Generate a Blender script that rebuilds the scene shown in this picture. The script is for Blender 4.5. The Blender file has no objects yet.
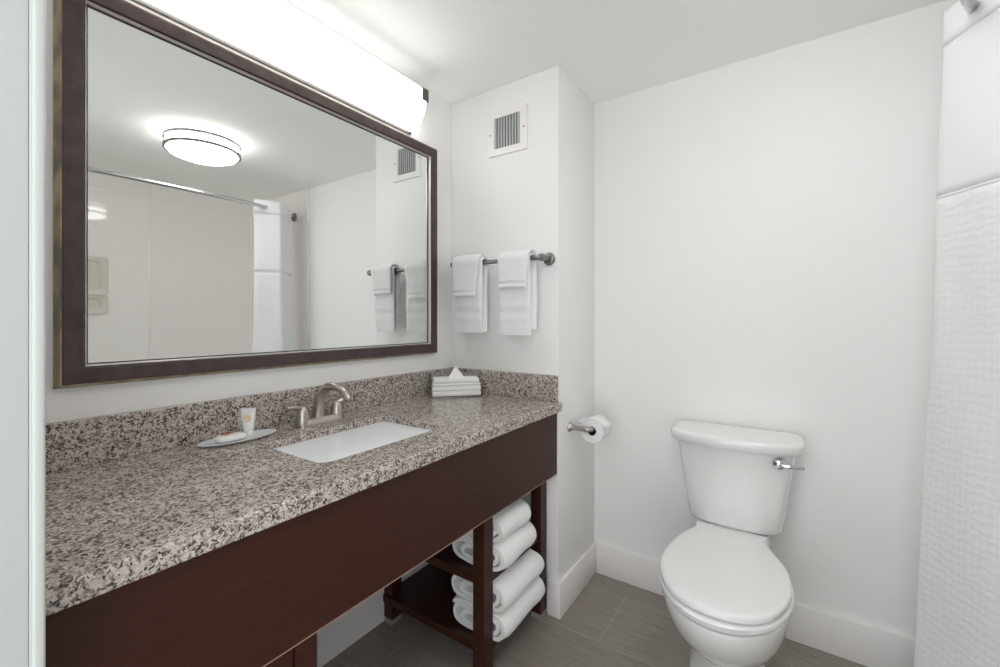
import bpy, bmesh, math, random
from mathutils import Vector, noise
random.seed(4)
PI = math.pi
S = bpy.context.scene
COL = S.collection

# ------------------------------------------------------------ camera, world, exposure
CAMX, CAMZ, YAW, FPX, VH = 1.3775, 1.2304, 0.5954, 429.67, 319.66
cd = bpy.data.cameras.new('camera'); cam = bpy.data.objects.new('camera', cd); COL.objects.link(cam)
cam.location = (CAMX, 0, CAMZ); cam.rotation_euler = (PI/2, 0, YAW)
cd.sensor_width = 36; cd.lens = FPX/1000*36; cd.shift_y = -(333.5-VH)/1000; cd.clip_start = .01
S.camera = cam
S.view_settings.view_transform = 'Standard'; S.view_settings.look = 'None'
S.view_settings.exposure = 0.75; S.view_settings.gamma = 1.0; S.view_settings.use_curve_mapping = False
try:
    S.cycles.use_denoising = True
    S.cycles.max_bounces = 16; S.cycles.diffuse_bounces = 10; S.cycles.glossy_bounces = 8
    S.cycles.caustics_reflective = False
except Exception: pass
W = bpy.data.worlds.new('world'); S.world = W; W.use_nodes = True
bg = W.node_tree.nodes['Background']; bg.inputs[0].default_value = (0.96, 0.98, 1, 1); bg.inputs[1].default_value = 1.5
VANITY_GLOW, CEILING_GLOW = 3.2, 8.0     # the two lamps of the room

# ------------------------------------------------------------ room dimensions
H = 2.286; YE = 1.609; YB = 2.004; XC = .580; XR = 2.77; YF = .10

# ------------------------------------------------------------ materials
def mat(name, col, rough=.5, metal=0., **kw):
    m = bpy.data.materials.new(name); m.use_nodes = True
    b = m.node_tree.nodes['Principled BSDF']
    b.inputs['Base Color'].default_value = (*col, 1); b.inputs['Roughness'].default_value = rough; b.inputs['Metallic'].default_value = metal
    for k, v in kw.items(): b.inputs[k.replace('_', ' ')].default_value = v
    return m
def nd(m, t, **kw):
    n = m.node_tree.nodes.new(t)
    for k, v in kw.items(): setattr(n, k, v)
    return n
def lk(m, a, b): m.node_tree.links.new(a, b)
def coords(m, scale=(1, 1, 1)):
    g = nd(m, 'ShaderNodeNewGeometry'); mp = nd(m, 'ShaderNodeMapping'); mp.inputs['Scale'].default_value = scale
    lk(m, g.outputs['Position'], mp.inputs['Vector']); return mp.outputs['Vector']
def ocoords(m, scale=(1, 1, 1)):
    g = nd(m, 'ShaderNodeTexCoord'); mp = nd(m, 'ShaderNodeMapping'); mp.inputs['Scale'].default_value = scale
    lk(m, g.outputs['Object'], mp.inputs['Vector']); return mp.outputs['Vector']
def bump(m, vec, scale, strength, dist=.002, detail=3):
    n = nd(m, 'ShaderNodeTexNoise'); n.inputs['Scale'].default_value = scale; n.inputs['Detail'].default_value = detail
    lk(m, vec, n.inputs['Vector'])
    b = nd(m, 'ShaderNodeBump'); b.inputs['Strength'].default_value = strength; b.inputs['Distance'].default_value = dist
    lk(m, n.outputs['Fac'], b.inputs['Height']); lk(m, b.outputs['Normal'], m.node_tree.nodes['Principled BSDF'].inputs['Normal'])
    return n
def ramp(m, fac, stops, interp='LINEAR'):
    r = nd(m, 'ShaderNodeValToRGB'); cr = r.color_ramp; cr.interpolation = interp
    while len(cr.elements) < len(stops): cr.elements.new(.5)
    for e, (p, c) in zip(cr.elements, stops): e.position = p; e.color = (*c, 1)
    lk(m, fac, r.inputs['Fac']); return r.outputs['Color']
def base(m): return m.node_tree.nodes['Principled BSDF'].inputs['Base Color']

WALL = mat('wall_paint', (.85, .85, .84), .55); bump(WALL, coords(WALL), 160, .25, .002)
CEIL = mat('ceiling_paint', (.92, .925, .91), .8); bump(CEIL, coords(CEIL), 120, .5, .003)
TRIM = mat('trim_paint', (.84, .825, .81), .35)
JAMB = mat('door_frame_paint', (.50, .53, .51), .35)

GRAN = mat('granite', (.4, .4, .4), .17)
def _granite(m):
    v = coords(m)
    dn = nd(m, 'ShaderNodeTexNoise'); dn.inputs['Scale'].default_value = 120; dn.inputs['Detail'].default_value = 2; lk(m, v, dn.inputs['Vector'])
    mx = nd(m, 'ShaderNodeVectorMath', operation='MULTIPLY_ADD'); lk(m, dn.outputs['Color'], mx.inputs[0]); mx.inputs[1].default_value = (.012,)*3; lk(m, v, mx.inputs[2])
    vo = nd(m, 'ShaderNodeTexVoronoi'); vo.inputs['Scale'].default_value = 265; lk(m, mx.outputs[0], vo.inputs['Vector'])
    sp = nd(m, 'ShaderNodeSeparateColor'); lk(m, vo.outputs['Color'], sp.inputs[0])
    big = nd(m, 'ShaderNodeTexNoise'); big.inputs['Scale'].default_value = 70; big.inputs['Detail'].default_value = 3; lk(m, v, big.inputs['Vector'])
    ad = nd(m, 'ShaderNodeMath', operation='MULTIPLY_ADD'); lk(m, big.outputs['Fac'], ad.inputs[0]); ad.inputs[1].default_value = 1.0; ad.inputs[2].default_value = -.51
    ad2 = nd(m, 'ShaderNodeMath', operation='ADD'); lk(m, sp.outputs[0], ad2.inputs[0]); lk(m, ad.outputs[0], ad2.inputs[1])
    c = ramp(m, ad2.outputs[0], [(0, (.045, .040, .042)), (.10, (.11, .10, .10)), (.21, (.23, .195, .18)), (.38, (.40, .345, .31)), (.58, (.52, .465, .42)), (.82, (.61, .56, .51))], 'CONSTANT')
    lk(m, c, base(m))
_granite(GRAN)

WOOD = mat('espresso_wood', (.05, .02, .015), .42, Coat_Weight=.05, Coat_Roughness=.3, Specular_IOR_Level=.28)
def _wood(m, scl, a, b):
    n = nd(m, 'ShaderNodeTexNoise'); n.inputs['Scale'].default_value = 9; n.inputs['Detail'].default_value = 6; n.inputs['Roughness'].default_value = .6
    lk(m, coords(m, scl), n.inputs['Vector'])
    lk(m, ramp(m, n.outputs['Fac'], [(.3, a), (.7, b)]), base(m))
_wood(WOOD, (6, 1, 12), (.034, .0105, .0075), (.054, .0165, .011))
EDGE = mat('highlight_wood_edge', (.30, .19, .15), .5)  # pale tone paints the highlight along the apron's lower edge
FRAME = mat('dark_frame_wood', (.05, .03, .03), .35); _wood(FRAME, (25, 3, 3), (.040, .025, .025), (.080, .052, .052))
GOLD = mat('aged_bronze_edge', (.30, .26, .17), .5, .3)
def _gold(m):
    n = nd(m, 'ShaderNodeTexNoise'); n.inputs['Scale'].default_value = 30; lk(m, coords(m, (1, 1, .5)), n.inputs['Vector'])
    lk(m, ramp(m, n.outputs['Fac'], [(.35, (.16, .13, .085)), (.65, (.36, .31, .20))]), base(m))
_gold(GOLD)
BEAD = mat('silver_bead', (.72, .68, .65), .3, .6)
BEADDK = mat('dark_bead_lip', (.05, .03, .03), .4)
MIRR = mat('mirror_silver', (.86, .89, .87), 0.0, 1.0)
NICK = mat('brushed_nickel', (.50, .47, .43), .28, 1.0)
PEWT = mat('dark_pewter', (.26, .25, .24), .32, 1.0)
CHRM = mat('chrome', (.75, .76, .77), .1, 1.0)
STEEL = mat('satin_steel', (.58, .58, .59), .18, 1.0)
BRNZ = mat('dark_bronze', (.13, .125, .12), .4, .5)
PORC = mat('white_porcelain', (.80, .82, .80), .09, Coat_Weight=.5, Coat_Roughness=.05)
SEATM = mat('white_seat_plastic', (.82, .83, .82), .22)
BASIN = mat('basin_porcelain', (.90, .93, .955), .12)
TERRY = mat('white_terry', (.92, .925, .92), .95, Sheen_Weight=.3); bump(TERRY, ocoords(TERRY), 420, .7, .004)
PAPER = mat('white_paper', (.85, .85, .84), .9); bump(PAPER, ocoords(PAPER), 60, .2, .003)
CLOTH = mat('curtain_cloth', (.78, .78, .81), .85)
bump(CLOTH, coords(CLOTH, (1, 1, .3)), 40, .12, .003)
WAFFLE = mat('curtain_waffle', (.78, .785, .79), .85)
def _waffle(m):
    v = coords(m, (1, 1, 1))
    w = nd(m, 'ShaderNodeTexWave', wave_type='BANDS', bands_direction='Z'); w.inputs['Scale'].default_value = 14; w.inputs['Distortion'].default_value = 5; w.inputs['Detail'].default_value = 2; w.inputs['Detail Scale'].default_value = 2.5
    lk(m, v, w.inputs['Vector'])
    w2 = nd(m, 'ShaderNodeTexWave', wave_type='BANDS', bands_direction='Y'); w2.inputs['Scale'].default_value = 22; w2.inputs['Distortion'].default_value = 1.5; lk(m, v, w2.inputs['Vector'])
    a = nd(m, 'ShaderNodeMath', operation='MULTIPLY_ADD'); lk(m, w2.outputs['Fac'], a.inputs[0]); a.inputs[1].default_value = .45; lk(m, w.outputs['Fac'], a.inputs[2])
    b = nd(m, 'ShaderNodeBump'); b.inputs['Strength'].default_value = .16; b.inputs['Distance'].default_value = .005
    lk(m, a.outputs[0], b.inputs['Height']); lk(m, b.outputs['Normal'], m.node_tree.nodes['Principled BSDF'].inputs['Normal'])
_waffle(WAFFLE)
SURR = mat('surround_acrylic', (.90, .862, .845), .05)
SOAPD = mat('soap_dish_ivory', (.68, .65, .58), .2)
SLOT = mat('vent_dark', (.09, .095, .09), .8)
LOUV = mat('vent_louvre', (.50, .52, .51), .5)
YELL = mat('yellow_print', (.75, .50, .08), .5)
RED = mat('red_print', (.55, .10, .07), .5)
GLASS = mat('frosted_glass', (.88, .91, .93), .2, Transmission_Weight=.2, IOR=1.3)
ACRY = mat('clear_acrylic', (.80, .84, .82), .08, Transmission_Weight=.85, IOR=1.2)
CARD = mat('roll_cardboard', (.04, .035, .03), .9)

TILE = mat('floor_tile', (.2, .18, .16), .32)
def _tile(m):
    g = nd(m, 'ShaderNodeNewGeometry'); mp = nd(m, 'ShaderNodeMapping'); mp.inputs['Location'].default_value = (-.16, -.045, 0)
    lk(m, g.outputs['Position'], mp.inputs['Vector'])
    br = nd(m, 'ShaderNodeTexBrick'); br.offset = .5; br.inputs['Scale'].default_value = 1; br.inputs['Brick Width'].default_value = .61; br.inputs['Row Height'].default_value = .305
    br.inputs['Mortar Size'].default_value = .0022; br.inputs['Mortar Smooth'].default_value = .2; br.inputs['Bias'].default_value = 0
    br.inputs['Color1'].default_value = (.268, .236, .210, 1); br.inputs['Color2'].default_value = (.295, .262, .236, 1); br.inputs['Mortar'].default_value = (.36, .325, .30, 1)
    lk(m, mp.outputs[0], br.inputs['Vector'])
    n = nd(m, 'ShaderNodeTexNoise'); n.inputs['Scale'].default_value = 5; n.inputs['Detail'].default_value = 6; lk(m, coords(m, (1.2, 22, 1)), n.inputs['Vector'])
    r = ramp(m, n.outputs['Fac'], [(.3, (.80, .80, .80)), (.7, (1.14, 1.13, 1.12))])
    mx = nd(m, 'ShaderNodeMix', data_type='RGBA', blend_type='MULTIPLY'); mx.inputs[0].default_value = 1
    lk(m, br.outputs['Color'], mx.inputs[6]); lk(m, r, mx.inputs[7]); lk(m, mx.outputs[2], base(m))
_tile(TILE)
def glow(name, col, s):
    m = mat(name, (.9, .9, .9), .4); b = m.node_tree.nodes['Principled BSDF']
    b.inputs['Emission Color'].default_value = (*col, 1); b.inputs['Emission Strength'].default_value = s; return m
LENS = glow('lit_acrylic_lens', (1, .985, .965), VANITY_GLOW)
LTOP = glow('added_dim_top', (1, .985, .965), .42)  # weak glow for the added lamp cover, tunes brightness of the ceiling
CLENS = glow('lit_ceiling_diffuser', (1, .985, .965), CEILING_GLOW)

# ------------------------------------------------------------ mesh helpers
class MB:
    def __init__(s): s.bm = bmesh.new()
    def box(s, x0, x1, y0, y1, z0, z1, bev=0, seg=2):
        v = [s.bm.verts.new((x, y, z)) for x in (x0, x1) for y in (y0, y1) for z in (z0, z1)]
        q = [(0, 1, 3, 2), (4, 6, 7, 5), (0, 4, 5, 1), (2, 3, 7, 6), (0, 2, 6, 4), (1, 5, 7, 3)]
        fs = [s.bm.faces.new([v[i] for i in f]) for f in q]
        if bev:
            es = list({e for f in fs for e in f.edges})
            bmesh.ops.bevel(s.bm, geom=es, offset=bev, segments=seg, affect='EDGES', profile=.5)
        return s
    def loft(s, rings, closed=True, cap=(True, True), ringclosed=True):
        vr = [[s.bm.verts.new(p) for p in r] for r in rings]
        n = len(rings[0])
        for a, b in zip(vr, vr[1:]):
            for i in range(n if ringclosed else n-1):
                j = (i+1) % n
                s.bm.faces.new((a[i], a[j], b[j], b[i]))
        if cap[0]: s.bm.faces.new(list(reversed(vr[0])))
        if cap[1]: s.bm.faces.new(vr[-1])
        return s
    def tube(s, pts, r, n=14, cap=(True, True)):
        pts = [Vector(p) for p in pts]; rr = r if isinstance(r, (list, tuple)) else [r]*len(pts)
        rings = []; up = None
        for i, p in enumerate(pts):
            d = (pts[min(i+1, len(pts)-1)]-pts[max(i-1, 0)]).normalized()
            if up is None:
                up = Vector((0, 0, 1)) if abs(d.z) < .9 else Vector((1, 0, 0))
            a = (up - d*up.dot(d)).normalized(); b = d.cross(a); up = a
            rings.append([p + (a*math.cos(t)+b*math.sin(t))*rr[i] for t in (2*PI*k/n for k in range(n))])
        return s.loft(rings, cap=cap)
    def lathe(s, prof, c, axis='z', n=32, cap=(True, True)):
        rings = []
        for r, h in prof:
            ring = []
            for k in range(n):
                t = 2*PI*k/n; a, b = r*math.cos(t), r*math.sin(t)
                o = {'z': (a, b, h), 'x': (h, a, b), 'y': (a, h, b)}[axis]
                ring.append((c[0]+o[0], c[1]+o[1], c[2]+o[2]))
            rings.append(ring)
        return s.loft(rings, cap=cap)
    def build(s, name, m, parent=None, smooth=None, mods=()):
        bmesh.ops.remove_doubles(s.bm, verts=s.bm.verts, dist=1e-6)
        bmesh.ops.recalc_face_normals(s.bm, faces=s.bm.faces)
        off = Vector((0, 0, 0)); p = parent
        while p is not None: off += p.location; p = p.parent
        if off.length: bmesh.ops.translate(s.bm, verts=s.bm.verts, vec=-off)
        me = bpy.data.meshes.new(name); s.bm.to_mesh(me); s.bm.free()
        me.materials.append(m)
        o = bpy.data.objects.new(name, me); COL.objects.link(o)
        if parent is not None: o.parent = parent
        if smooth is not None:
            for f in me.polygons: f.use_smooth = True
            me.set_sharp_from_angle(angle=math.radians(smooth))
        for k in mods:
            if k[0] == 'sub':
                md = o.modifiers.new('subdivision', 'SUBSURF'); md.levels = md.render_levels = k[1]
            if k[0] == 'solid':
                md = o.modifiers.new('thickness', 'SOLIDIFY'); md.thickness = k[1]; md.offset = 0
        return o
def spline(pts, n=6, closed=False):
    P = [Vector(p) for p in pts]; out = []; L = len(P)
    g = (lambda i: P[i % L]) if closed else (lambda i: P[max(0, min(L-1, i))])
    for i in range(L if closed else L-1):
        a, b, c, d = g(i-1), g(i), g(i+1), g(i+2)
        for k in range(n):
            t = k/n
            out.append(.5*((2*b)+(c-a)*t+(2*a-5*b+4*c-d)*t*t+(3*b-a-3*c+d)*t**3))
    if not closed: out.append(P[-1])
    return out
def tag(o, label, cat, group=None, kind=None):
    o['label'] = label; o['category'] = cat
    if group: o['group'] = group
    if kind: o['kind'] = kind
    return o
def thing(name, label, cat, loc, group=None):
    o = bpy.data.objects.new(name, None); COL.objects.link(o); o.location = loc; o.empty_display_size = .05
    return tag(o, label, cat, group)
def struct(name, mb, m, smooth=None):
    o = mb.build(name, m, None, smooth); o['kind'] = 'structure'; return o
def copy_tree(o, parent=None):
    c = o.copy(); COL.objects.link(c)
    if parent is not None: c.parent = parent
    for ch in list(o.children): copy_tree(ch, c)
    return c

# ------------------------------------------------------------ the room
T = .12
struct('floor', MB().box(-T, XR+T, -.9, YB+T, -.1, 0), TILE)
struct('ceiling', MB().box(-T, XR+T, -T, YB+T, H, H+.1), CEIL)
struct('wall_left', MB().box(-T, 0, -.02, YB+T, 0, H), WALL)
struct('wall_back', MB().box(0, XR+T, YB, YB+T, 0, H), WALL)
struct('wall_right', MB().box(XR, XR+T, -.02, YB, 0, H), WALL)
struct('wall_alcove', MB().box(0, XC, YE, YB, 0, H, .004, 2), WALL, 40)
fw = MB().box(0, .66, -.02, YF, 0, H)
fw.box(1.68, XR, -.02, YF, 0, H); fw.box(.66, 1.68, -.02, YF, 2.08, H)
struct('wall_front', fw, WALL)
# painted steel door frame on the near side of the vanity: jamb face, bead and lip
jm = MB().box(.655, .700, -.035, .0985, 0, 2.05, .002)
jm.box(.60, .7045, .1000, .1105, 0, 2.055, .003, 3)
jm.box(.69, .7025, .0985, .1025, 0, 2.05, .001)
struct('trim_1', jm, JAMB, 40)
hb, tb = .146, .014
def baseb(name, x0, x1, y0, y1, prof_x=None):
    m = MB().box(x0, x1, y0, y1, 0, hb, .003, 2); struct(name, m, TRIM, 40)
baseb('baseboard_alcove', .535, XC+tb, YE-tb, YE)
baseb('baseboard_side', XC, XC+tb, YE-.003, YB)
baseb('baseboard_back', XC+tb, 1.865, YB-tb, YB)
struct('trim_2', MB().box(1.862, 1.925, YB-.012, YB, 0, H, .003), TRIM)

rm = lambda x0, x1, y0, y1, r, z: [(cx+r*math.cos(a), cy+r*math.sin(a), z) for cx, cy, a0 in ((x1-r, y1-r, 0), (x0+r, y1-r, PI/2), (x0+r, y0+r, PI), (x1-r, y0+r, 1.5*PI)) for a in (a0+PI/2*k/6 for k in range(7))]
# ------------------------------------------------------------ bathtub and surround (seen in the mirror)
t = thing('tub_surround', 'glossy pinkish-white wall panels lining the bathtub, seen in the mirror', 'shower surround', (XR, 1.1, .46))
MB().box(XR-.012, XR, YF, 1.228, .46, H-.002, .002).box(XR-.012, XR, 1.242, YB, .46, H-.002, .002).build('back_panel', SURR, t)
MB().box(1.925, XR-.012, YB-.012, YB, .46, H-.002, .002).build('end_panel', SURR, t)
MB().box(XR-.017, XR-.004, 1.226, 1.244, .46, 2.170, .004).build('seam_strip', SURR, t, 40)
MB().box(XR-.014, XR-.003, YF, YB, 2.165, 2.182, .003).build('top_edge', SURR, t, 40)
MB().tube([(XR-.02, YB-.02, .46), (XR-.02, YB-.02, 2.170)], .014).build('corner_bead', SURR, t, 40)
def yz(y0, y1, z0, z1, r, x): return [(x, p[0], p[1]) for p in rm(y0, y1, z0, z1, r, 0)]
sd = MB()
for (oz0, oz1, iz0_, iz1_, r1, r2) in ((1.405, 1.68, 1.43, 1.655, .012, .03), (1.27, 1.405, 1.30, 1.385, .012, .025)):
    sd.loft([yz(.74, .985, oz0, oz1, r1, XR-.012), yz(.74, .985, oz0, oz1, r1, XR-.024), yz(.743, .982, oz0+.003*0, oz1-.003, r1, XR-.028), yz(.77, .955, iz0_, iz1_, r2, XR-.028), yz(.776, .949, iz0_+.006, iz1_-.006, r2, XR-.024), yz(.785, .938, iz0_+.016, iz1_-.012, r2-.008, XR-.0135)], cap=(False, True))
sdo = sd.build('soap_dish', SOAPD, t, 40); sdo['label'] = 'moulded ivory soap dish'
b = thing('bathtub', 'white bathtub along the wall behind the shower curtain', 'bathtub', (2.38, 1.05, 0))
MB().loft([rm(2.0, 2.757, YF+.01, 1.985, .01, 0), rm(2.0, 2.757, YF+.01, 1.985, .01, .43), rm(2.005, 2.752, YF+.015, 1.98, .012, .455), rm(2.06, 2.71, .2, 1.92, .10, .455), rm(2.075, 2.695, .22, 1.90, .10, .43), rm(2.12, 2.65, .32, 1.82, .12, .08)]).build('tub_shell', PORC, b, 35)
MB().lathe([(.0001, .081), (.028, .081), (.03, .084), (.0001, .086)], (2.38, 1.68, 0), cap=(False, False)).build('drain', CHRM, b, 40)

# ------------------------------------------------------------ framed wall mirror
y0, y1, z0, z1 = .2452, 1.4756, 1.082, 2.0106; fwid = .044
t = thing('wall_mirror', 'wide dark-wood framed mirror hanging on the wall above the granite countertop', 'mirror', (0, .861, 1.082))
def frame_ring(mb, prof, y0, y1, z0, z1):       # prof: (inset, x) loop, mitred at the four corners
    rings = []
    for sy, sz in ((0, 0), (1, 0), (1, 1), (0, 1)):
        rings.append([(x, (y1-i if sy else y0+i), (z1-i if sz else z0+i)) for i, x in prof])
    vr = [[mb.bm.verts.new(p) for p in r] for r in rings]; n = len(prof)
    for k in range(4):
        a, c = vr[k], vr[(k+1) % 4]
        for i in range(n): mb.bm.faces.new((a[i], a[(i+1) % n], c[(i+1) % n], c[i]))
    return mb
frame_ring(MB(), [(.0005, .008), (.0005, .027), (.003, .030), (.0355, .030), (.0375, .027), (.0375, .008)], y0, y1, z0, z1).build('frame', FRAME, t, 30)
frame_ring(MB(), [(-.0065, .001), (-.006, .006), (.0, .0275), (.0035, .0275), (.0035, .001)], y0-.002, y1+.002, z0-.002, z1+.002).build('outer_edge', GOLD, t)
frame_ring(MB(), [(.0375, .010), (.0375, .022), (.040, .026), (.0425, .022), (.044, .014), (.044, .010)], y0, y1, z0, z1).build('inner_bead', BEAD, t, 50)
frame_ring(MB(), [(.044, .0115), (.044, .016), (.0465, .0145), (.0465, .0115)], y0, y1, z0, z1).build('inner_lip', BEADDK, t)
MB().box(.002, .012, y0+.036, y1-.036, z0+.036, z1-.036).build('mirror_glass', MIRR, t)

# ------------------------------------------------------------ vanity light over the mirror
t = thing('vanity_light', 'long white glowing light bar with dark metal ends above the mirror', 'wall light', (0, .835, 2.035))
ly0, ly1 = .33, 1.333
MB().box(0, .008, ly0-.004, ly1, 2.037, 2.046, .001).box(0, .0075, ly0, ly1, 2.036, 2.186).build('backplate', BRNZ, t)
pr = [(.008, 2.046)] + [(.026+.082*math.sin(a), 2.150-.104*math.cos(a)) for a in (PI/2*k/10 for k in range(0, 11))] + [(.108, 2.188), (.008, 2.188)]
MB().loft([[(x, y, z) for x, z in pr] for y in (ly0, ly1-.012)]).build('lens', LENS, t, 40)
MB().box(.0, .1105, ly0, ly1-.011, 2.1882, 2.193, .001).box(.1087, .1105, ly0, ly1-.011, 2.180, 2.190).build('added_top_cover', LTOP, t)  # added cover, unseen from below, holds back the lens light on the ceiling
for ya, yb in ((ly1-.036, ly1), (ly0-.002, ly0+.034)):
    MB().box(0, .112, ya, yb, 2.146, 2.197, .002).build('end_cap', BRNZ, t)
# ------------------------------------------------------------ ceiling light (seen in the mirror)
lc = (1.485, 1.105)
t = thing('ceiling_light', 'round white ceiling light with two nickel bands, reflected in the mirror', 'ceiling light', (lc[0], lc[1], H))
MB().lathe([(.16, H), (.16, H-.012), (.001, H-.012)], (*lc, 0), cap=(True, False)).build('base_pan', TRIM, t, 40)
MB().lathe([(.172, H-.012), (.176, H-.02), (.176, H-.082), (.165, H-.098), (.13, H-.112), (.08, H-.121), (.001, H-.124)], (*lc, 0), n=48, cap=(True, False)).build('diffuser', CLENS, t, 60)
for z in (H-.026, H-.078):
    MB().lathe([(.178, z-.0075), (.189, z-.0075), (.189, z+.0075), (.178, z+.0075), (.178, z-.0075)], (*lc, 0), n=48, cap=(False, False)).build('nickel_band', PEWT, t, 40)
for k in range(4):
    a = .5+PI/2*k; c = Vector((lc[0]+.184*math.cos(a), lc[1]+.184*math.sin(a), 0))
    MB().tube([(c.x, c.y, H-.085), (c.x, c.y, H-.02)], .003, 8).build('band_post', NICK, t)

# ------------------------------------------------------------ granite countertop with undermount sink
ZT, ZB, XF = .891, .8535, .597
sx0, sx1, sy0, sy1, sr = .182, .465, .602, 1.034, .03
ZH = ZT-.020     # underside of the slab around the sink; the front edge is built down to ZB
t = thing('granite_countertop', 'speckled grey-beige granite vanity countertop with a rectangular sink cut-out', 'countertop', (0, .86, ZB))
def slab_with_hole():
    mb = MB(); bm = mb.bm
    hole = rm(sx0, sx1, sy0, sy1, sr, 0)
    def rect(x0, x1, y0, y1): # same count of points as the hole, spread along a rectangle by angle sector
        out = []
        for (cx, cy, a0) in ((x1, y1, 0), (x0, y1, 1), (x0, y0, 2), (x1, y0, 3)):
            out += [(cx, cy)]*7
        return out
    # outer rim points: one per hole point, projected on the slab edge
    def outer(p, inset):
        x0, x1, yy0, yy1 = 0+inset*0, XF-inset, YF, YE
        i = hole.index(p); c = i//7; k = i % 7; f = k/6
        cs = [((x1, yy1)), ((x0, yy1)), ((x0, yy0)), ((x1, yy0))]
        cx, cy = cs[c]
        # step from one side to the other around the corner
        ax, ay = [(x1, p[1]), (p[0], yy1), (x0, p[1]), (p[0], yy0)][c]
        bx, by = [(p[0], yy1), (x0, p[1]), (p[0], yy0), (x1, p[1])][c]
        if k < 3: return (ax + (cx-ax)*k/3, ay + (cy-ay)*k/3)
        if k == 3: return (cx, cy)
        return (bx + (cx-bx)*(6-k)/3, by + (cy-by)*(6-k)/3)
    layers = []
    e = .004
    layers.append([(*p[:2], ZH) for p in hole])
    layers.append([(*p[:2], ZT-.002) for p in hole])
    h2 = rm(sx0-.002, sx1+.002, sy0-.002, sy1+.002, sr+.002, 0)
    layers.append([(*p[:2], ZT) for p in h2])
    layers.append([(*outer(p, e), ZT) for p in hole])
    layers.append([(*outer(p, 0), ZT-e) for p in hole])
    layers.append([(*outer(p, 0), ZB+.002) for p in hole])
    layers.append([(*outer(p, .002), ZB) for p in hole])
    layers.append([(*outer(p, .035), ZB) for p in hole]); layers.append([(*outer(p, .035), ZH) for p in hole])
    layers.append(layers[0])
    mb.loft(layers, cap=(False, False)); return mb
slab_with_hole().build('countertop_slab', GRAN, t, 25)
MB().box(0, .02, YF, YE-.02, ZT, .999, .002).build('backsplash', GRAN, t)
MB().box(0, .580, YE-.02, YE, ZT, .999, .002).build('side_splash', GRAN, t)

t = thing('sink_basin', 'white rectangular undermount sink basin set into the granite countertop', 'sink', (.324, .818, .72))
MB().loft([rm(sx0-.02, sx1+.02, sy0-.02, sy1+.02, .035, ZH-.001), rm(sx0-.004, sx1+.004, sy0-.004, sy1+.004, sr, ZH-.001), rm(sx0-.002, sx1+.002, sy0-.002, sy1+.002, sr, ZH-.012), rm(sx0+.008, sx1-.008, sy0+.01, sy1-.012, sr, .785), rm(sx0+.022, sx1-.022, sy0+.035, sy1-.04, sr, .752), rm(sx0+.06, sx1-.06, sy0+.09, sy1-.09, sr, .744), rm(.304, .344, .798, .838, .018, .741)]).build('bowl', BASIN, t, 60)
MB().lathe([(.001, .742), (.021, .742), (.023, .745), (.019, .747), (.001, .747)], (.324, .818, 0), cap=(False, False)).build('drain', CHRM, t, 40)

# ------------------------------------------------------------ faucet
fx, fy = .090, .842
t = thing('sink_faucet', 'brushed nickel two-handle faucet with arched spout behind the sink', 'faucet', (fx, fy, ZT))
rr2 = lambda hw, hl, z, dx=0: [(fx+dx+hw*math.copysign(abs(math.cos(a))**.6, math.cos(a)), fy+hl*math.copysign(abs(math.sin(a))**.35, math.sin(a)), z) for a in (2*PI*k/40 for k in range(40))]
MB().loft([rr2(.027, .080, ZT), rr2(.027, .080, ZT+.004), rr2(.023, .076, ZT+.017), rr2(.016, .068, ZT+.022)]).build('base_plate', NICK, t, 50)
sp = spline([(fx-.010, fy, ZT+.012), (fx-.008, fy, ZT+.05), (fx+.006, fy, ZT+.090), (fx+.034, fy, ZT+.118), (fx+.082, fy, ZT+.125), (fx+.126, fy, ZT+.113), (fx+.146, fy, ZT+.090)], 6)
n_ = len(sp); sprr = [.0215-(.0215-.0115)*min(1, i/(n_*.62)) for i in range(n_)]
spo = MB().tube(sp, sprr, 20).build('spout', NICK, t, 50)
MB().tube([sp[-1], sp[-1]+(sp[-1]-sp[-2]).normalized()*.004], .009, 14).build('aerator', PEWT, spo)
for s in (-1, 1):
    c = (fx, fy+s*.062, 0)
    ho = MB().lathe([(.0235, ZT+.004), (.0235, ZT+.012), (.0205, ZT+.03), (.0165, ZT+.048), (.0125, ZT+.058), (.006, ZT+.0625), (.0005, ZT+.063)], c, n=24).build('handle', NICK, t, 60)
    d = [(c[0], c[1]+s*.002, ZT+.055), (c[0]+.002, c[1]+s*.018, ZT+.062), (c[0]+.003, c[1]+s*.036, ZT+.0645), (c[0]+.003, c[1]+s*.052, ZT+.0655)]
    MB().tube(spline(d, 4), [.0085-.0035*k/12 for k in range(13)], 12).build('lever', NICK, ho, 50)

# ------------------------------------------------------------ vanity base: apron, cabinet, open shelf unit
XA, ZA = .575, .594
t = thing('vanity_cabinet', 'dark espresso wood vanity cabinet with long apron and open towel shelves', 'vanity', (.28, .86, 0))
MB().box(XA-.022, XA, YF, YE-.003, ZA, ZB-.001, .001).build('apron', WOOD, t)
MB().box(XA-.021, XA+.0008, YF, YE-.004, ZA-.0025, ZA).build('apron_edge', EDGE, t)  # thin strip carrying the painted highlight
MB().box(.005, XA-.022, YF, YF+.02, .60, ZB-.001).box(.005, XA-.022, YE-.02, YE-.002, .60, ZB-.001).box(.002, .02, YF+.02, YE-.02, .76, ZB-.001).build('hidden_rails', WOOD, t)
UX0, UX1, UY0, UY1 = .004, .53, 1.156, 1.600; RY = 1.185
for (px, py) in ((UX1-.047, UY0), (UX1-.047, UY1-.052), (UX0, RY), (UX0, UY1-.052)):
    lg = MB().box(px, px+.047, py, py+.052, .022, ZA if px > .3 else ZB-.002, .0015).build('leg', WOOD, t)
    MB().box(px+.001, px+.046, py+.001, py+.051, 0, .022, .001).build('foot', mat('grey_foot', (.30, .27, .25), .5) if 'grey_foot' not in bpy.data.materials else bpy.data.materials['grey_foot'], lg)
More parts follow.
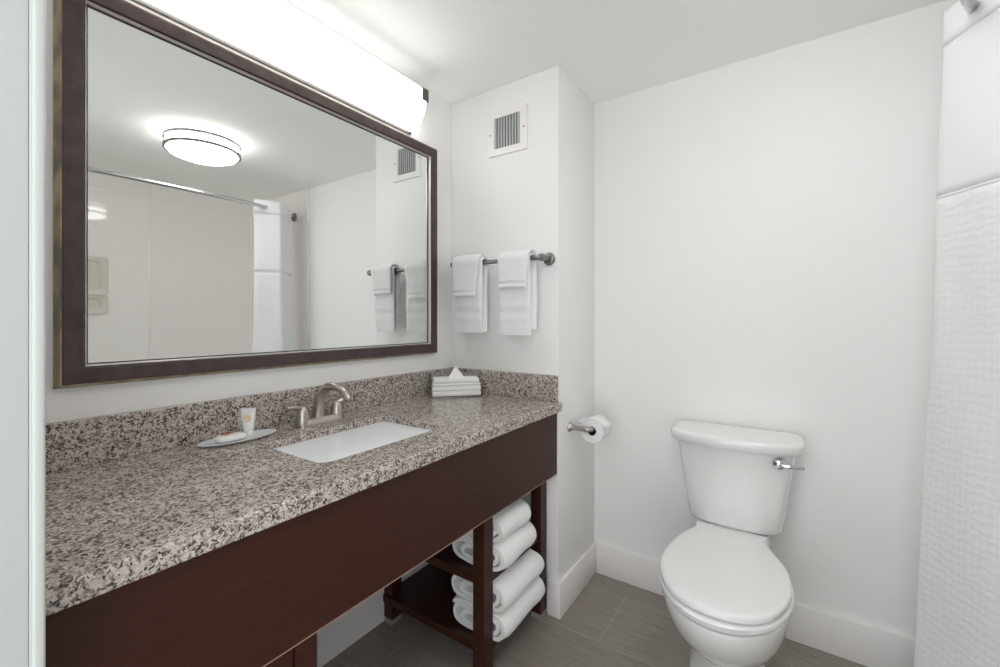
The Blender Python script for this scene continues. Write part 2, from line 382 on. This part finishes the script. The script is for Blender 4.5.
for z, th_ in ((.086, .028), (.320, .032)):
    MB().box(UX0+.002, UX1-.012, UY0+.022, UY1-.008, z, z+th_, .001).build('shelf', WOOD, t)
cb = MB().box(.004, XA-.024, YF+.004, .522, .0, ZA-.004, .0015).build('cabinet_body', WOOD, t)
MB().box(XA-.024, XA-.006, .4745, .522, .0, ZA-.005, .0012).build('stile', WOOD, cb)
MB().box(XA-.024, XA-.008, YF+.01, .4715, .02, ZA-.012, .0012).build('door', WOOD, cb)

# ------------------------------------------------------------ towels rolled on the shelves
def roll_towel(name, label, xc, zc, ya, yb, w, h, seed, turns=2.4, start=0.):
    """flat spiral of thick cloth in the x-z plane, run along y"""
    t = thing(name, label, 'towel', (xc, (ya+yb)/2, zc-h/2), 'rolled bath towels on the vanity shelves')
    n = int(turns*28); th = h/2/(turns+.45)
    L = w/2-h/2
    cl = []
    for i in range(n+1):
        a = 2*PI*i/28; r = th*.5 + th*a/(2*PI)
        ca, sa = math.cos(a+start), math.sin(a+start)
        cl.append((L*math.tanh(2.6*ca)/math.tanh(2.6)*(.08+.92*min(1, i/44)) + r*ca, r*sa))
    hlf = th*.47; A, B = [], []
    for i, (x, z) in enumerate(cl):
        x0, z0 = cl[max(0, i-1)]; x1, z1 = cl[min(n, i+1)]
        l = math.hypot(x1-x0, z1-z0) or 1; nx, nz = -(z1-z0)/l, (x1-x0)/l
        A.append((x+nx*hlf, z+nz*hlf)); B.append((x-nx*hlf, z-nz*hlf))
    tip = (cl[-1][0]+(cl[-1][0]-cl[-2][0])*.8, cl[-1][1]+(cl[-1][1]-cl[-2][1])*.8)
    loop = A+[tip]+B[::-1]
    rings = []; m = 9
    for k in range(m):
        f = k/(m-1); y = ya+(yb-ya)*f; e = min(f, 1-f)
        sc = 1-.06*max(0, 1-e*9)
        ring = []
        for (x, z) in loop:
            nv = noise.noise_vector(Vector((x*9+seed, y*7, z*9)))*.009
            zz = z*sc*(h/2)/(th*(turns+1)) if False else z*sc
            ring.append((xc+x*sc+nv.x, y+nv.y*.8, zc+max(-h/2+.001, zz)+nv.z*.4*(1 if zz > -h*.3 else 0)))
        rings.append(ring)
    MB().loft(rings).build('rolled_cloth', TERRY, t, 55)
    return t
G = [('white rolled bath towel at the bottom of the lower vanity shelf', .455, .115+.052, 1.214, 1.505, .250, .102, 1, -2.2),
     ('plump white rolled bath towel lying on top of the lower shelf pile', .455, .115+.153, 1.212, 1.490, .250, .096, 5, -2.6),
     ('white rolled bath towel at the bottom of the upper vanity shelf', .452, .353+.050, 1.212, 1.445, .240, .098, 9, -2.3),
     ('white rolled bath towel topmost in the vanity, just under the apron', .448, .353+.148, 1.214, 1.405, .235, .094, 13, -2.9)]
for (lb, xc, zc, ya, yb, w, h, sd_, st) in G:
    roll_towel('bath_towel', lb, xc, zc, ya, yb, w, h, sd_, 2.75, st)

# ------------------------------------------------------------ towel bar with hanging towels
bz, by = 1.484, 1.540
t = thing('towel_bar', 'dark nickel towel bar on the wall beside the mirror', 'towel rail', (.31, YE, bz))
MB().tube([(.078, by, bz), (.538, by, bz)], .0095, 18).build('rail', PEWT, t, 40)
for x in (.078, .539):
    po = MB().lathe([(.014, YE-.012), (.0125, YE-.045), (.0155, by+.005), (.0165, by-.006), (.013, by-.015), (.0005, by-.017)], (x, 0, bz), 'y', 20).build('bracket', PEWT, t, 50)
    MB().lathe([(.0265, YE), (.0265, YE-.007), (.022, YE-.013), (.014, YE-.0135)], (x, 0, bz), 'y', 24).build('flange', PEWT, po, 50)
def hang(name, label, x0, x1, zf, zbk, R, th, seed, group, hem, shift=0.0, off=0., taper=0.):
    """cloth over the rail: front drop to zf, back drop to zbk, mid-line radius R about the bar"""
    t = thing(name, label, 'towel', ((x0+x1)/2, by, bz), group)
    cl = []; nF = 22
    for i in range(nF+1):
        f = i/nF; z = zf+(bz-zf)*f
        cl.append((-R-.004*math.sin(f*PI)*(1 if off == 0 else .6) - off*(1-f), z, 0))
    for i in range(1, 10):
        a = PI-PI*i/10; cl.append((R*math.cos(a), bz+R*math.sin(a), i/10))
    for i in range(nF+1):
        f = i/nF; cl.append((R+.003*math.sin(f*PI), bz+(zbk-bz)*f, 1))
    A, B = [], []; n = len(cl)
    for i, (y, z, s) in enumerate(cl):
        ya, za, _ = cl[max(0, i-1)]; yb, zb, _ = cl[min(n-1, i+1)]
        l = math.hypot(yb-ya, zb-za) or 1; ny, nz = -(zb-za)/l, (yb-ya)/l
        h = th/2
        for (c, wd, d) in hem:                       # woven border: a flatter strip between two ridges
            dz = abs(z-c)
            if s == 0 and dz < wd: h -= d
            elif s == 0 and dz < wd+.012: h += d*.5
        if i == 0 or i == n-1: h *= .75
        A.append((y+ny*h, z+nz*h, s)); B.append((y-ny*h, z-nz*h, s))
    loop = A+B[::-1]; rings = []; m = 15; conv = .42 if R < .025 else .74
    for k in range(m):
        f = k/(m-1); e = 1-.55*max(0, 1-min(f, 1-f)*14)
        ring = []
        for j, (y, z, s) in enumerate(loop):
            cy, cz, _ = cl[j if j < n else 2*n-1-j]
            q = conv+(1-conv)*math.exp(-max(0, bz-z)*28); yy = cy*q+(y-cy)*e; zz = cz+(z-cz)*e
            x = x0+(x1-x0)*f + shift*s*f - .006*s*(1-f) - taper*f*max(0, min(1, (bz-zz)/.15))
            dn = (bz-zz)
            wv = noise.noise(Vector((x*14+seed, zz*4, s*3)))*.005*min(1, max(0, dn)*6)
            x += noise.noise(Vector((seed, zz*7, s*9+f)))*.004
            ring.append((x, by+yy+wv, zz+noise.noise(Vector((x*11+seed, s, 2)))*.0035))
        rings.append(ring)
    MB().loft(rings).build('cloth', TERRY, t, 60)
    return t
gr = 'towels over the towel bar'
hang('hand_towel', 'longer white hand towel hanging nearest the mirror, under a washcloth', .098, .250, 1.172, 1.178, .0185, .014, 3, gr, [(1.262, .014, .0042)], .010)
hang('hand_towel', 'longer white hand towel hanging by the wall-mounted end of the bar, under a washcloth', .340, .492, 1.166, 1.192, .0185, .014, 8, gr, [(1.262, .014, .0042)], .018)
hang('washcloth', 'short white washcloth folded over the hand towel nearest the mirror', .093, .243, 1.336, 1.345, .0335, .013, 15, gr, [(1.352, .005, .003)], .004, .006, .026)
hang('washcloth', 'short white washcloth folded over the hand towel at the bar end away from the mirror', .346, .496, 1.362, 1.365, .0335, .013, 22, gr, [(1.380, .005, .003)], .004, .006, .020)

# ------------------------------------------------------------ air vent
vx0, vx1, vz0, vz1 = .228, .432, 1.973, 2.168
t = thing('air_vent', 'square white air vent with dark vertical louvres high on the wall', 'vent', ((vx0+vx1)/2, YE, vz0))
ix0, ix1, iz0, iz1 = .261, .396, 2.003, 2.142
vf = MB()
for a in ((vx0, ix0, vz0, vz1), (ix1, vx1, vz0, vz1), (ix0, ix1, vz0, iz0), (ix0, ix1, iz1, vz1)): vf.box(a[0], a[1], YE-.007, YE, a[2], a[3])
vf.build('frame', TRIM, t)
MB().box(ix0, ix1, YE-.001, YE+.0, iz0, iz1).build('backing', SLOT, t)
nl = 9
for k in range(nl):
    x = ix0+(ix1-ix0)*(k+.5)/nl
    MB().loft([[(x-.0042, YE-.0062, z), (x+.0026, YE-.0066, z), (x+.0036, YE-.0016, z), (x-.0030, YE-.0016, z)] for z in (iz0, iz1)]).build('louvre', LOUV, t)
for x in (.239, .416): MB().lathe([(.0042, YE-.007), (.0035, YE-.0085), (.0005, YE-.009)], (x, 0, (vz0+vz1)/2), 'y', 12).build('screw', PEWT, t)

# ------------------------------------------------------------ tissue pack on the counter corner
tx, ty = .145, 1.470
t = thing('tissue_holder', 'stack of folded white tissues in a clear holder at the counter corner', 'tissue holder', (tx, ty, ZT)); t.rotation_euler = (0, 0, math.radians(46))
MB().box(tx-.110, tx+.110, ty-.048, ty+.048, ZT, ZT+.006, .002).build('tray', PEWT, t, 40)
for k, (hw, dz) in enumerate(((.106, .023), (.106, .022), (.104, .013), (.101, .020))):
    z = ZT+.006+sum((.023, .022, .013, .020)[:k])
    MB().box(tx-hw, tx+hw-.003*(k > 2), ty-.044, ty+.040, z+.0008, z+dz, .005, 3).build('tissue_fold', PAPER, t, 40)
MB().box(tx-.108, tx+.108, ty+.043, ty+.047, ZT+.006, ZT+.098, .001).box(tx-.1095, tx-.1075, ty+.0, ty+.047, ZT+.006, ZT+.098).box(tx+.1075, tx+.1095, ty+.0, ty+.047, ZT+.006, ZT+.098).build('acrylic_back', ACRY, t)
zt = ZT+.084
MB().loft([[(tx-.036, ty-.03, zt), (tx-.002, ty-.034, zt+.001), (tx+.036, ty-.028, zt), (tx+.03, ty+.02, zt), (tx, ty+.014, zt), (tx-.03, ty+.022, zt)],
           [(tx-.022, ty-.02, zt+.022), (tx-.002, ty-.024, zt+.023), (tx+.022, ty-.018, zt+.02), (tx+.018, ty+.012, zt+.022), (tx, ty+.008, zt+.02), (tx-.018, ty+.014, zt+.022)],
           [(tx-.006, ty-.006, zt+.047), (tx-.001, ty-.007, zt+.049), (tx+.005, ty-.005, zt+.045), (tx+.005, ty+.003, zt+.046), (tx, ty+.002, zt+.049), (tx-.004, ty+.003, zt+.046)]]).build('pulled_tissue', PAPER, t, 60)

# ------------------------------------------------------------ amenity tray, lotion tube, soap
ax, ay = .088, .592
tr = thing('amenity_tray', 'oval frosted glass tray on the granite beside the faucet', 'tray', (ax, ay, ZT))
ell = lambda a, b_, z: [(ax+a*math.cos(u)+.10*b_*math.sin(u)*0, ay+b_*math.sin(u), z) for u in (2*PI*k/48 for k in range(48))]
MB().loft([ell(.036, .085, ZT), ell(.046, .100, ZT+.005), ell(.049, .103, ZT+.008), ell(.047, .101, ZT+.009), ell(.036, .088, ZT+.006)]).build('dish', GLASS, tr, 50)
bx, byy, bz0 = .075, .622, ZT+.0065
t = thing('lotion_tube', 'small white lotion tube with a yellow emblem standing on the glass tray', 'lotion tube', (bx, byy, bz0))
MB().lathe([(.0125, bz0), (.013, bz0+.001), (.013, bz0+.012), (.012, bz0+.0135), (.001, bz0+.0135)], (bx, byy, 0), n=24, cap=(True, False)).build('cap', SEATM, t, 40)
dv = Vector((.72, -.69, 0)).normalized(); rt_ = Vector((.69, .72, 0)).normalized()
rings = []
for z, a, c in ((.0135, .0125, .0125), (.018, .0145, .0145), (.038, .0165, .0115), (.057, .0185, .0055), (.067, .0195, .0018), (.076, .0198, .0015)):
    rings.append([Vector((bx, byy, bz0+z))+rt_*a*math.cos(u)+dv*c*math.sin(u) for u in (2*PI*k/28 for k in range(28))])
MB().loft(rings).build('tube_body', SEATM, t, 50)
def on_tube(u, z):   # a point on the front face of the tube
    f = (z-.018)/(.057-.018); a = .0145+.004*f; c = .0145+(.0055-.0145)*f
    return Vector((bx, byy, bz0+z))+rt_*u+dv*(c*math.sqrt(max(0, 1-(u/a)**2))+.0008)
em = MB()
em.tube([on_tube(.0085*math.cos(u), .048+.0085*math.sin(u)) for u in (2*PI*k/24 for k in range(25))], .0013, 8)
em.tube([on_tube((.0015+.004*k/20)*math.cos(k*.42), .048+(.0015+.004*k/20)*math.sin(k*.42)) for k in range(20)], .0010, 8)
emo = em.build('emblem', YELL, t, 50); emo['label'] = 'yellow ring emblem with a curl inside'
kx, ky = .094, .566
t = thing('soap_bar', 'white wrapped soap with red print lying flat on the glass tray', 'soap', (kx, ky, ZT+.0065))
sr_ = lambda a, b_, z: [(kx+a*math.copysign(abs(math.cos(u))**.6, math.cos(u)), ky+b_*math.copysign(abs(math.sin(u))**.6, math.sin(u)), ZT+z) for u in (2*PI*k/36 for k in range(36))]
MB().loft([sr_(.018, .030, .0066), sr_(.024, .037, .010), sr_(.0245, .038, .016), sr_(.020, .033, .0215), sr_(.010, .02, .0225)]).build('wrapped_soap', SEATM, t, 60)
MB().box(kx-.013, kx-.008, ky-.020, ky+.012, ZT+.022, ZT+.0234, .0005).box(kx-.004, kx+.0, ky-.016, ky-.002, ZT+.022, ZT+.0234, .0005).build('red_print', RED, t)

# ------------------------------------------------------------ toilet
tcx = 1.20
t = thing('toilet', 'white two-piece toilet with closed lid against the back wall', 'toilet', (tcx, 1.62, 0))
def egg(z, a, yf, yb, yc, n=56, pb=.75):
    out = []
    for k in range(n):
        u = 2*PI*k/n; s, c = math.sin(u), math.cos(u)
        if c >= 0: out.append((tcx+a*s, yc-(yc-yf)*c, z))
        else: out.append((tcx+a*math.copysign(abs(s)**pb, s), yc+(yb-yc)*abs(c)**pb, z))
    return out
bw = MB().loft([egg(.0, .122, 1.455, 1.90, 1.62), egg(.012, .122, 1.455, 1.90, 1.62), egg(.03, .116, 1.463, 1.90, 1.62), egg(.10, .112, 1.468, 1.90, 1.62), egg(.165, .113, 1.462, 1.90, 1.61), egg(.185, .118, 1.448, 1.90, 1.60),
           egg(.215, .132, 1.405, 1.89, 1.58), egg(.255, .150, 1.355, 1.86, 1.56, pb=.95), egg(.30, .166, 1.312, 1.85, 1.55, pb=1), egg(.345, .176, 1.285, 1.84, 1.54, pb=1), egg(.385, .181, 1.270, 1.83, 1.53, pb=1), egg(.394, .180, 1.272, 1.83, 1.53, pb=1), egg(.398, .170, 1.29, 1.82, 1.53, pb=1)])
bw.build('bowl', PORC, t, 60)
MB().loft([[(tcx+sx*(w+.0)*1 if False else tcx+w*math.copysign(abs(math.cos(u))**.4, math.cos(u)), 1.86+.115*math.copysign(abs(math.sin(u))**.4, math.sin(u)), z) for u in (2*PI*k/40 for k in range(40))] for z, w, sx in ((.24, .10, 1), (.34, .115, 1), (.42, .115, 1), (.444, .108, 1))]).build('tank_deck', PORC, t, 60)
def tankring(z, w, yf, bulge, yb=1.986, rc=.045, n=60):
    """flat back, bowed front, rounded front corners"""
    d0 = yb-yf; pts = []
    for k in range(n):
        u = 2*PI*k/n; c, s = math.cos(u), math.sin(u)
        e = .30
        x = w*math.copysign(abs(c)**e, c)
        yy = math.copysign(abs(s)**(e*1.15), s)
        y = yb-d0/2 - yy*d0/2
        if yy > 0: y -= bulge*(1-(x/w)**2)*min(1, yy)
        if yy < 0: pass
        pts.append((tcx-.004+x*1.012, y, z))
    return pts
MB().loft([tankring(.447, .138, 1.845, .022), tankring(.453, .150, 1.832, .026), tankring(.47, .157, 1.824, .030), tankring(.56, .168, 1.818, .032), tankring(.66, .182, 1.812, .034), tankring(.745, .194, 1.808, .036), tankring(.760, .194, 1.808, .036)]).build('tank', PORC, t, 60)
MB().loft([tankring(.757, .206, 1.800, .045), tankring(.759, .214, 1.794, .048), tankring(.766, .219, 1.791, .050, 1.990), tankring(.788, .221, 1.789, .051, 1.991), tankring(.7955, .219, 1.791, .050, 1.990), tankring(.799, .213, 1.797, .048, 1.985), tankring(.800, .200, 1.81, .044, 1.97)]).build('tank_lid', PORC, t, 60)
MB().loft([egg(.4005, .172, 1.282, 1.80, 1.52, pb=1), egg(.4045, .184, 1.266, 1.80, 1.52, pb=1), egg(.419, .187, 1.262, 1.80, 1.52, pb=1), egg(.4235, .183, 1.267, 1.80, 1.52, pb=1), egg(.4245, .165, 1.29, 1.79, 1.52, pb=1)]).build('seat', SEATM, t, 60)
half = [(0, 1.274), (.055, 1.283), (.108, 1.312), (.150, 1.370), (.175, 1.450), (.180, 1.52), (.172, 1.60), (.150, 1.680), (.128, 1.735), (.117, 1.765), (.114, 1.79), (.114, 1.822), (.06, 1.826)]
outl = half + [(0, 1.826)] + [(-x, y) for x, y in reversed(half[1:])]
ol = spline([(x, y, 0) for x, y in outl], 4, True)
def lidr(z, s): return [(tcx-.010*max(0, min(1, (p.y-1.6)/.12))+p.x*s, 1.56+(p.y-1.56)*s, z) for p in ol]
MB().loft([lidr(.4300, .95), lidr(.4305, .985), lidr(.4325, 1.0), lidr(.4445, 1.0), lidr(.4485, .988), lidr(.451, .94), lidr(.4535, .80), lidr(.4545, .45)]).build('seat_cover', SEATM, t, 60)
hx, hy, hz = 1.342, 1.796, .727
ho = MB().lathe([(.018, hy+.01), (.0215, hy-.006), (.019, hy-.014), (.010, hy-.019), (.0005, hy-.020)], (hx, 0, hz), 'y', 20).build('flush_handle', CHRM, t, 50)
ho['label'] = 'chrome flush lever'
MB().tube(spline([(hx+.004, hy-.013, hz), (hx+.03, hy-.018, hz-.003), (hx+.052, hy-.013, hz-.003), (hx+.072, hy-.006, hz-.002)], 4), [.0075, .0075, .0072, .007, .0068, .0065, .0062, .006, .0058, .0056, .0056, .0058, .006], 12).build('lever', CHRM, ho, 50)

# ------------------------------------------------------------ toilet paper holder and roll
py, pz = 1.715, .764
t = thing('toilet_paper_holder', 'brushed nickel L-shaped toilet paper holder on the wall beside the toilet', 'paper holder', (XC, py, pz))
MB().lathe([(.0205, XC), (.0205, XC+.005), (.016, XC+.010), (.0125, XC+.016)], (0, py, pz), 'x', 24).build('flange', NICK, t, 50)
MB().tube(spline([(XC+.012, py, pz), (XC+.05, py, pz), (XC+.078, py, pz), (XC+.090, py+.006, pz), (XC+.095, py+.02, pz), (XC+.095, py+.07, pz), (XC+.095, py+.135, pz)], 5), .0105, 16).build('arm', NICK, t, 50)
rx, ry0, ry1, rz, rr = XC+.095, py+.018, py+.122, pz-.008, .052
t = thing('toilet_paper_roll', 'white toilet paper roll on the wall holder with its loose end folded up', 'toilet paper', (rx, (ry0+ry1)/2, rz))
MB().lathe([(.0195, ry0), (rr-.002, ry0), (rr, ry0+.002), (rr, ry1-.002), (rr-.002, ry1), (.0195, ry1), (.0195, ry0)], (rx, 0, rz), 'y', 40, cap=(False, False)).build('paper', PAPER, t, 40)
MB().lathe([(.0194, ry0+.001), (.0194, ry1-.001), (.0185, ry1-.001), (.0185, ry0+.001), (.0194, ry0+.001)], (rx, 0, rz), 'y', 24, cap=(False, False)).build('core', CARD, t, 40)
fl = []
for a in (2.5, 2.2, 1.9, 1.6, 1.3, 1.0, .7): fl.append((rx+(rr+.0015)*math.cos(a), rz+(rr+.0015)*math.sin(a)))
fl = [(rx-.058, rz+.037)] + fl + [(rx+.062, rz+.020)]
MB().loft([[(x, y, z-.25*abs(y-(ry0+ry1)/2)**1*.0) for x, z in fl] for y in (ry0-.001, (ry0+ry1)/2, ry1+.001)], ringclosed=False, cap=(False, False)).build('loose_sheet', PAPER, t, 60, [('solid', .0012)])

# ------------------------------------------------------------ curved shower rod and curtain
def rodx(y): return 1.672+.315*(y-1.10)**2+.21*(y-1.10)**4
def rodz(y): return 2.018+.062*((y-1.08)/.92)**2
t = thing('shower_rod', 'bowed metal shower curtain rod running to the back wall', 'curtain rod', (1.67, 1.08, 2.032))
ys = [YF+.005+(1.985-YF-.005)*k/40 for k in range(41)]
MB().tube([(rodx(y), y, rodz(y)) for y in ys], .0125, 14).build('rod', STEEL, t, 60)
for y, s, w in ((YF, 1, YF), (YB-.012, -1, YB-.012)):
    c = (rodx(y), 0, rodz(y))
    MB().lathe([(.036, w), (.036, w+s*.006), (.030, w+s*.012), (.020, w+s*.022), (.017, w+s*.05)], c, 'y', 24).build('flange', PEWT, t, 50)
plan = [(1.802, 1.545), (1.789, 1.567), (1.772, 1.60), (1.752, 1.645), (1.737, 1.678), (1.735, 1.695), (1.748, 1.715), (1.80, 1.765), (1.86, 1.825), (1.915, 1.88), (1.935, 1.885), (1.94, 1.865),
        (1.915, 1.80), (1.87, 1.72), (1.835, 1.65), (1.84, 1.625), (1.862, 1.63), (1.905, 1.70), (1.95, 1.78), (1.975, 1.82), (1.99, 1.80), (1.965, 1.72), (1.92, 1.63), (1.90, 1.59)]
pp = spline([(x, y, 0) for x, y in plan], 5)
NP = len(pp); CI = 25                        # CI: the room-side corner of the bunch
t = thing('shower_curtain', 'white fabric shower curtain bunched at the end of the rod beside the toilet', 'shower curtain', (1.80, 1.72, .06))
def cpt(p, i, z, amp):
    f = 2.10-z
    w = amp*noise.noise(Vector((i*.11, z*2.2, 3.3)))
    k = min(1, i/CI)                         # the hem hangs out into the room at the corner, the free edge swings forward
    return (p.x-.032*f*(.25+.75*k)+w+.012*(1-k)*f, p.y-.06*max(0, f-.9)*(1-k)+w*.4, z)
def sheet(zs, amp): return MB().loft([[cpt(p, i, z, amp) for i, p in enumerate(pp)] for z in zs], ringclosed=False, cap=(False, False))
lin = lambda a, b_, n: [a+(b_-a)*k/n for k in range(n+1)]
ZS = 1.57
sheet(lin(1.99, 2.088, 4), .007).build('header_band', CLOTH, t, 80, [('solid', .0034)])
sheet(lin(ZS, 1.993, 14), .007).build('upper_panel', CLOTH, t, 80, [('solid', .0022)])
sheet(lin(.06, ZS+.004, 50), .007).build('waffle_panel', WAFFLE, t, 80, [('solid', .0032)])
sheet(lin(ZS-.003, ZS+.004, 1), .007).build('seam', CLOTH, t, 80, [('solid', .0038)])
